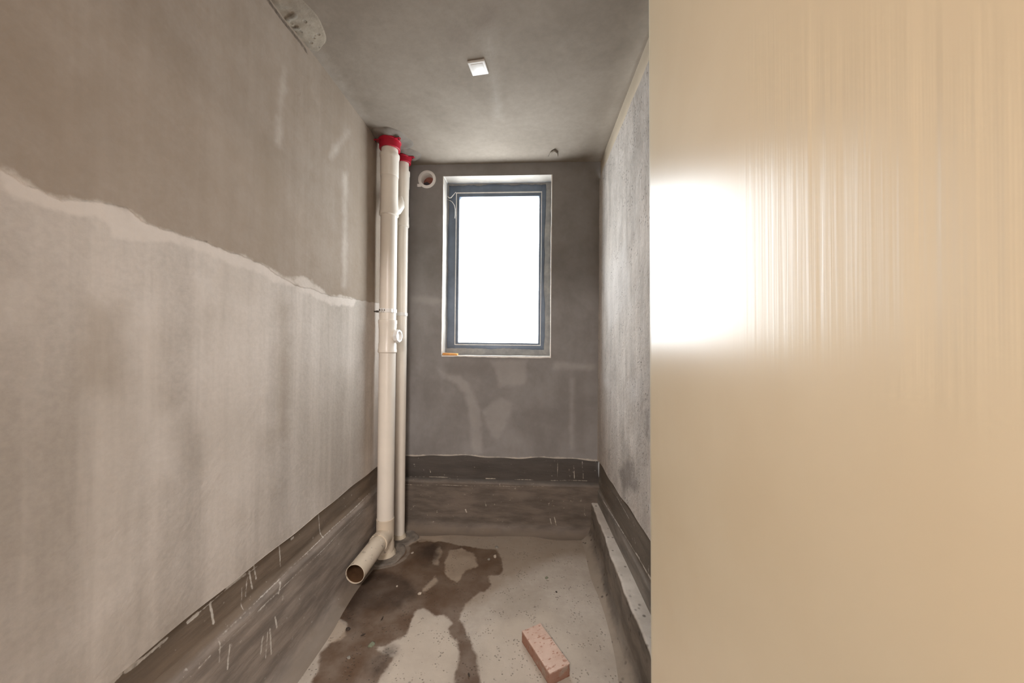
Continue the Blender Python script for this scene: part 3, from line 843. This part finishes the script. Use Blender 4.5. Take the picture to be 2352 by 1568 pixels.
mc = axis_mtx((0, 0, zc), dc)
add_lathe(bm, [(0.036, 0.03), (0.036, 0.072), (0.030, 0.072)], mc, 40)
tee = from_bm('inspection_tee', bm, m_pvc, soil, 30)
bm = bmesh.new()     # octagonal screw cap with a recessed face
def octo(r0, t):
    pts = []
    for i in range(48):
        a = 2 * math.pi * i / 48
        pts.append((r0 * (1 + 0.055 * (math.cos(8 * a) > 0.35)), t, a))
    return pts
rings = []
for r0, t, oc in ((0.036, 0.062, 0), (0.041, 0.063, 1), (0.041, 0.084, 1), (0.0385, 0.088, 1), (0.031, 0.088, 0), (0.029, 0.076, 0)):
    rings.append([bm.verts.new(mc @ Vector((r0 * (1 + 0.06 * oc * (math.cos(8 * 2 * math.pi * i / 64) > 0.3)) * math.cos(2 * math.pi * i / 64),
                                            r0 * (1 + 0.06 * oc * (math.cos(8 * 2 * math.pi * i / 64) > 0.3)) * math.sin(2 * math.pi * i / 64), t))) for i in range(64)])
for a, b in zip(rings[:-1], rings[1:]):
    for i in range(64):
        bm.faces.new((a[i], a[(i + 1) % 64], b[(i + 1) % 64], b[i]))
bm.faces.new(rings[-1]); bm.faces.new(rings[0][::-1])
from_bm('access_cap', bm, m_pvc_clean, tee, 30)
# clamp and its bolt into the left wall
zk = z1(712.5)
bm = bmesh.new(); band_ring(bm, R, zk, 0.013, 0.0035)
aa = Matrix.Translation((0, 0, zk))
for sgn in (1,):
    add_box(bm, -0.020, -0.014, -0.0715, -0.054, zk - 0.011, zk + 0.013, 0.001); add_box(bm, -0.006, 0.000, -0.0715, -0.054, zk - 0.011, zk + 0.013, 0.001)
    add_box(bm, 0.040, 0.046, -0.050, -0.035, zk - 0.012, zk + 0.012, 0.001)
cl = from_bm('pipe_clamp', bm, m_pvc_clean, soil, 30)
bm = bmesh.new(); add_lathe(bm, [(0, -0.026), (0.003, -0.026), (0.003, 0.006), (0, 0.006)], axis_mtx((0, -0.063, zk + 0.001), (1, 0, 0)), 12)
add_lathe(bm, [(0, -0.030), (0.0055, -0.030), (0.0055, -0.024), (0, -0.024)], axis_mtx((0, -0.063, zk + 0.001), (1, 0, 0)), 6)
from_bm('clamp_screw', bm, m_steel, cl)
bm = bmesh.new(); bx0 = XL - p1[0]
add_lathe(bm, [(0, 0.0), (0.0045, 0.0), (0.0045, 0.020), (0.007, 0.020), (0.007, 0.05), (0, 0.05)], axis_mtx((bx0 - 0.004, -0.012, zk - 0.004), (1, 0.1, 0)), 14)
from_bm('clamp_bolt', bm, m_steel, cl)
# floor tee with long open branch towards the room
zb = 0.130
bm = bmesh.new()
add_lathe(bm, [(R, z1(1197)), (0.0570, z1(1198)), (0.0575, z1(1201)), (0.0568, z1(1203)), (0.0568, 0.075), (0.0585, 0.07), (0.0585, 0.01), (R, 0.004)], Matrix(), 64)
ft = from_bm('floor_tee', bm, m_pvc_dirty, soil, 30)
mb = axis_mtx((0, 0, zb), (0, -1, 0.0))
bm = bmesh.new()
add_lathe(bm, [(0.050, 0.02), (0.0575, 0.02), (0.0575, 0.082), (0.060, 0.085), (0.0605, 0.110), (0.0590, 0.113), (0.0535, 0.113), (0.0535, 0.02)], mb, 56, True)
bs = from_bm('branch_socket', bm, m_pvc_dirty, ft, 30)
bm = bmesh.new()
add_lathe(bm, [(0.0535, 0.06), (0.0535, 0.4015), (0.0528, 0.4025), (0.0510, 0.4025), (0.0505, 0.4015), (0.0505, 0.06)], mb, 56, True)
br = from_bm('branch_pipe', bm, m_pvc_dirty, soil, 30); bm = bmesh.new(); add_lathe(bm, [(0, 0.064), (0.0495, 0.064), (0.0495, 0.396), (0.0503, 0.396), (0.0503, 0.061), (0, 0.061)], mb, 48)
bo = from_bm('pipe_bore', bm, plain('dark_bore', lin(92, 68, 48), 0.95, var=0.35, nscale=8, spec=0.1), br, 40); bo['label'] = 'dark inside of the open pipe end'  # brown holds both the dirt and the shade inside the open end
br['label'] = 'mortar-splashed open pipe end pointing into the room'

# --- slimmer vent stack behind it, 75 mm
vp = empty('vent_pipe', (p2[0], p2[1], 0), 'slimmer white plastic pipe standing behind the thick soil pipe', 'pipe')
YV = p2[1] - 0.035; r2 = 0.0375
z2 = lambda py, px=922: zz(px, py, YV)
collar(vp, r2 + 0.001, 0.052, 0.047, vp, [math.radians(-12), math.radians(130)])
bm = bmesh.new(); add_lathe(bm, [(r2, 0.0), (r2, ZC), (r2 - 0.003, ZC), (r2 - 0.003, 0)], Matrix(), 56, True)
from_bm('straight_pipe', bm, m_pvc, vp)
bm = bmesh.new()
add_lathe(bm, [(r2, z2(388)), (0.0455, z2(389)), (0.0455, z2(398)), (0.0435, z2(400)), (0.0425, z2(427)), (0.0405, z2(430)), (0.0405, z2(490)), (0.0425, z2(495)), (0.0425, z2(509)), (0.0435, z2(511)), (0.0435, z2(517)), (r2, z2(519))], Matrix(), 56)
from_bm('branch_fitting', bm, m_pvc, vp, 30)
bm = bmesh.new(); zk2 = z2(721); band_ring(bm, r2, zk2, 0.012, 0.0035); add_box(bm, 0.030, 0.036, -0.036, -0.020, zk2 - 0.011, zk2 + 0.011, 0.001)
from_bm('pipe_clamp', bm, m_pvc_clean, vp, 30)

# mortar skirts where the pipes meet floor and ceiling
m_skirt = concrete('pipe_mortar', lin(110, 102, 94), lin(150, 140, 128), blotch=9, fine=0.3, bump=0.5, bump_scale=40)
m_skirt_p = concrete('pale_mortar', lin(196, 182, 160), lin(214, 202, 182), blotch=12, fine=0.2, bump=0.5)
rg = lambda lo, hi: (lambda t: 1.0 if t < lo else max(0.0, 1 - (t - lo) / (hi - lo)) ** 0.6)
blob('mortar_skirt', p1[0], p1[1], 0.135, 0.135, 0.012, m_skirt, fl, 1.3, 1, 0, ring=lambda t: 0.25 + 0.5 * math.exp(-((t - 0.85) / 0.12) ** 2) if t < 0.99 else 0.0)
blob('mortar_skirt', p2[0] + 0.01, p2[1], 0.125, 0.11, 0.012, m_skirt, fl, 4.1, 1, 0, ring=lambda t: 0.25 + 0.5 * math.exp(-((t - 0.85) / 0.12) ** 2) if t < 0.99 else 0.0)
def drip_ring(cx, cy, r, seed):
    bm = bmesh.new(); ra = random.Random(seed); rows = []
    for kx in range(40):
        a = 2 * math.pi * kx / 40; h = 0.022 + 0.010 * ra.random()
        d = Vector((math.cos(a), math.sin(a), 0))
        rows.append([bm.verts.new(Vector((cx, cy, 0)) + d * q + Vector((0, 0, z))) for q, z in ((r - 0.001, h), (r + 0.004, h - 0.004), (r + 0.009 + 0.006 * ra.random(), 0.006), (r + 0.012, 0.0))])
    for i in range(40):
        a, b = rows[i], rows[(i + 1) % 40]
        for j in range(3):
            bm.faces.new((a[j], b[j], b[j + 1], a[j + 1]))
    return bm
from_bm('mortar_fillet', drip_ring(p1[0], p1[1], 0.0585, 2), m_skirt_p, fl, 60)
from_bm('mortar_fillet', drip_ring(p2[0], p2[1], 0.0375, 3), m_skirt_p, fl, 60)
m_cpatch = concrete('ceiling_patch', lin(118, 111, 103), lin(136, 128, 119), blotch=9, fine=0.15, bump=0.3)  # mortar darkened so its colour carries the shading around the collars
blob('mortar_patch', p1[0] + 0.01, p1[1] + 0.02, 0.125, 0.14, 0.022, m_cpatch, ce, 2.2, -1, ZC, ring=rg(0.70, 1.0))
blob('mortar_patch', p2[0] + 0.02, p2[1] - 0.01, 0.11, 0.10, 0.022, m_cpatch, ce, 5.2, -1, ZC, ring=rg(0.65, 1.0))
q = on_z(682, 40, ZC)
blob('mortar_patch', q.x - 0.015, q.y, 0.10, 0.16, 0.016, m_patch, ce, 8.4, -1, ZC, freq=26, ring=lambda t: max(0.0, 1 - t * t) ** 1.5)
mp_ = bpy.data.objects[[o.name for o in ce.children if o.name.startswith('mortar_patch')][-1]]
Pd = np.array([v.co[:] for v in mp_.data.vertices])
da = mp_.data.attributes.new('dent', 'FLOAT', 'POINT')
da.data.foreach_set('value', np.asarray(union(sd_line(XY(Pd), PC([(660, 38), (676, 27)]), 0.008), sd_line(XY(Pd), PC([(672, 62), (686, 56)]), 0.006)), np.float32))
q = on_z(1272, 350, ZC)
bm = bmesh.new()
add_tube(bm, [(q.x - 0.035, q.y + 0.05, ZC), (q.x - 0.02, q.y - 0.01, ZC - 0.006), (q.x, q.y - 0.035, ZC - 0.008), (q.x + 0.02, q.y - 0.01, ZC - 0.006), (q.x + 0.03, q.y + 0.05, ZC)], [0.003, 0.006, 0.008, 0.006, 0.003], 10)
from_bm('mortar_ridge', bm, m_patch, ce, 60)

# ------------------------------------------------------------------ square cover on the ceiling
cs_ = [on_z(x, y, ZC - 0.010) for x, y in ((1075, 141), (1112.5, 135), (1121.5, 173), (1085.5, 178))]
cc_ = sum(cs_, Vector()) / 4
d_ = ((cs_[1] - cs_[0]) + (cs_[2] - cs_[3])).normalized()
ang = math.atan2(d_.y, d_.x)
cov = empty('junction_box_cover', (cc_.x, cc_.y, ZC), 'square white plastic blanking cover in the middle of the ceiling', 'cover')
cov.rotation_euler = (0, 0, ang)
hs = 0.043
bm = bmesh.new(); add_box(bm, -hs, hs, -hs, hs, -0.011, 0.001, 0.004, 3)
from_bm('cover_plate', bm, m_pvc_clean, cov)
bm = bmesh.new(); add_box(bm, -hs * 0.72, hs * 0.72, -hs * 0.72, hs * 0.72, -0.0125, -0.010, 0.001, 2)
from_bm('centre_panel', bm, m_pvc_clean, cov)

# ------------------------------------------------------------------ brick on the floor
k = NT('pink_brick')
bc = k.mix(k.rng(k.noise(9, 5), 0.3, 0.7), lin(188, 160, 144), lin(206, 182, 168))
ps = k.rng(k.noise(85, 3, 0.6, k.coord((1, 0.45, 1))), 0.56, 0.66)
bc = k.mix(k.math('MULTIPLY', ps, 0.75), bc, lin(150, 104, 82))
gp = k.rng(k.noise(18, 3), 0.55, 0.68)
sd = k.attr('side_shade')
bc = k.mix(k.math('MULTIPLY', sd, 0.75), bc, k.mix(gp, lin(128, 84, 64), lin(132, 116, 102)))  # shade of the side faces mixed into the brick colour
m_brick = k.done(bc, 0.9, k.bump(k.noise(85, 3, 0.6, k.coord((1, 0.45, 1))), 0.45, 0.003), 0.15)
bc4 = [on_z(x, y, 0.055) for x, y in ((1202, 1452), (1240, 1430), (1305, 1517), (1264, 1550))]
bcen = sum(bc4, Vector()) / 4
bd = ((bc4[3] - bc4[0]) + (bc4[2] - bc4[1])).normalized()
BL, BWd, BH = 0.240, 0.104, 0.055
bm = bmesh.new()
bmesh.ops.create_cube(bm, size=1.0)
for v in bm.verts:
    v.co = Vector((v.co.x * BL, v.co.y * BWd, (v.co.z + 0.5) * BH))
bmesh.ops.subdivide_edges(bm, edges=[e for e in bm.edges if e.calc_length() > 0.2], cuts=30, use_grid_fill=True)
bmesh.ops.subdivide_edges(bm, edges=[e for e in bm.edges if e.calc_length() > 0.06], cuts=12, use_grid_fill=True)
bmesh.ops.subdivide_edges(bm, edges=[e for e in bm.edges if e.calc_length() > 0.03], cuts=6, use_grid_fill=True)
for v in bm.verts:
    ex, ey, ez = BL / 2 - abs(v.co.x), BWd / 2 - abs(v.co.y), min(v.co.z, BH - v.co.z)
    on = sorted((ex, ey, ez))
    p = v.co.copy()
    edge = 1.0 if on[1] < 0.002 else 0.0
    n1 = mnoise.noise(p * 55); n2 = mnoise.noise(p * 140 + Vector((3, 1, 2)))
    amt = 0.0007 * n2 + edge * (-0.0016 + 0.0022 * min(0, n1))
    d = Vector((math.copysign(1, p.x) * (ex < 0.002), math.copysign(1, p.y) * (ey < 0.002), (1 if p.z > BH / 2 else 0) * (ez < 0.002)))
    if d.length:
        v.co += d.normalized() * amt
bk = from_bm('brick', bm, m_brick, None, 50)
a = bk.data.attributes.new('side_shade', 'FLOAT', 'POINT')
a.data.foreach_set('value', [0.0 if v.co.z > BH - 0.004 else 1.0 for v in bk.data.vertices])
bk.location = (bcen.x, bcen.y, 0.002); bk.rotation_euler = (0, 0, math.atan2(bd.y, bd.x))
tag(bk, 'single pinkish fired-clay brick lying on the bare cement floor', 'brick')

# ------------------------------------------------------------------ wooden wedge on the sill, loose wire at the window
q0, q1 = on_y(1017, 815, YB - 0.006), on_y(1050, 815, YB - 0.006)
m_wood = plain('pine_wedge', lin(222, 160, 92), 0.6, var=0.25, nscale=14)
bm = bmesh.new(); add_box(bm, 0, q1.x - q0.x, 0, 0.05, 0, 0.018, 0.001)
for v in bm.verts:
    if v.co.x > 0.05 and v.co.z > 0.009:
        v.co.z -= 0.004
wg = from_bm('wooden_wedge', bm, m_wood, None, 0); wg.location = (q0.x, YB - 0.014, WZ0 + 0.0005)
tag(wg, 'small orange pine wedge lying on the left end of the window sill', 'wedge')
bm = bmesh.new()
Yw2 = YW - 0.012
add_tube(bm, [on_y(x, y, Yw2) for x, y in ((1026, 458), (1033, 460), (1039, 464), (1043.5, 471), (1045.5, 481), (1045.5, 492), (1044.5, 501))], 0.0028, 10)
wi = from_bm('wire', bm, m_pvc_clean, None, 60)
tag(wi, 'thin white wire curling out at the upper left of the window frame', 'wire')
bm = bmesh.new()
add_tube(bm, [on_y(x, y, Yw2 + 0.002) for x, y in ((1028, 451), (1032, 454.5), (1036, 454), (1041, 448), (1047, 441))], [0.003, 0.004, 0.004, 0.003, 0.002], 8)
tf = local(from_bm('filler_bead', bm, m_white_edge, None, 60), win)

# ------------------------------------------------------------------ loose bits on the floor
def pebble(px, py, size, mat, label, flat=0.55, seed=0, name='pebble', cat='pebble'):
    bm = bmesh.new(); bmesh.ops.create_icosphere(bm, subdivisions=2, radius=1.0)
    for v in bm.verts:
        w = 1 + 0.35 * mnoise.noise(v.co * 1.3 + Vector((seed, 2 * seed, 0)))
        v.co = Vector((v.co.x * w * size, v.co.y * w * size * 0.75, max(v.co.z * w * flat, -0.4 * flat) * size))
    zmin = min(v.co.z for v in bm.verts)
    for v in bm.verts:
        v.co.z -= zmin
    o = from_bm(name, bm, mat, None, 35)
    p = on_z(px, py, 0.0)
    o.location = (p.x, p.y, 0.0012); o.rotation_euler = (0, 0, seed * 1.7)
    return tag(o, label, cat, {'pebble': 'pebbles on the floor', 'chip': 'mortar chips on the floor'}.get(cat))
m_st_p = plain('pale_stone', lin(178, 166, 150), 0.85, var=0.2, nscale=90)
m_st_g = plain('grey_stone', lin(128, 122, 112), 0.85, var=0.2, nscale=90)
m_st_gr = plain('greenish_stone', lin(112, 116, 96), 0.8, var=0.2, nscale=90)
m_twig = plain('dark_splinter', lin(52, 42, 34), 0.8)
pebble(1137, 1279, 0.013, m_st_p, 'pale angular pebble, the larger of two close together right of the damp patch', 0.7, 1)
pebble(1123, 1286, 0.010, m_st_g, 'small grey pebble just left of the larger pale one', 0.7, 2)
pebble(1141, 1257, 0.017, m_st_g, 'flat grey mortar chip behind the two pebbles', 0.25, 3, 'mortar_chip', 'chip')
pebble(964, 1364, 0.011, m_st_p, 'pale pebble on the brown wet stain in front of the pipe mouth', 0.6, 4)
pebble(912, 1347, 0.007, m_st_p, 'tiny pale pebble in the dark stain beside the pipe mouth', 0.6, 5)
pebble(1255, 1328, 0.011, m_st_gr, 'small greenish pebble alone on the dry floor right of centre', 0.5, 6)
pebble(1278, 1360, 0.006, m_twig, 'tiny black crumb on the dry floor below the greenish pebble', 0.6, 7, 'crumb', 'crumb')
pebble(853, 1482, 0.017, m_st_gr, 'flat greenish mortar chip on the left of the floor near the brown streak', 0.4, 8, 'mortar_chip', 'chip')
pebble(801, 1511, 0.010, m_st_g, 'grey mortar chip nearest the left waterproof band', 0.4, 9, 'mortar_chip', 'chip')
pebble(947, 1270, 0.011, m_st_p, 'pale mortar flake on the stain beside the slim pipe', 0.25, 10, 'mortar_chip', 'chip')
pebble(799, 1446, 0.012, m_twig, 'dark clod beside the pale patch near the left band', 0.6, 11, 'clod', 'clod')
def splinter(pts, w, label, group=None):
    bm = bmesh.new(); P = [on_z(x, y, 0.0) for x, y in pts]
    n = len(P); add_tube(bm, [Vector((p.x, p.y, 0.004 + w)) for p in P], [w * 0.5] + [w] * (n - 2) + [w * 0.4], 6)
    o = from_bm('splinter', bm, m_twig, None, 60)
    return tag(o, label, 'splinter', 'splinters on the floor')
splinter([(875, 1427), (878, 1423), (880, 1418)], 0.0028, 'dark upright splinter on the wet stain, the farther of two')
splinter([(828, 1463), (833, 1461), (839, 1458)], 0.0030, 'dark slanting splinter on the wet stain, the nearer of two')
splinter([(1076, 1549), (1077, 1554), (1078, 1558)], 0.0032, 'short dark splinter left of the brick at the frame bottom')
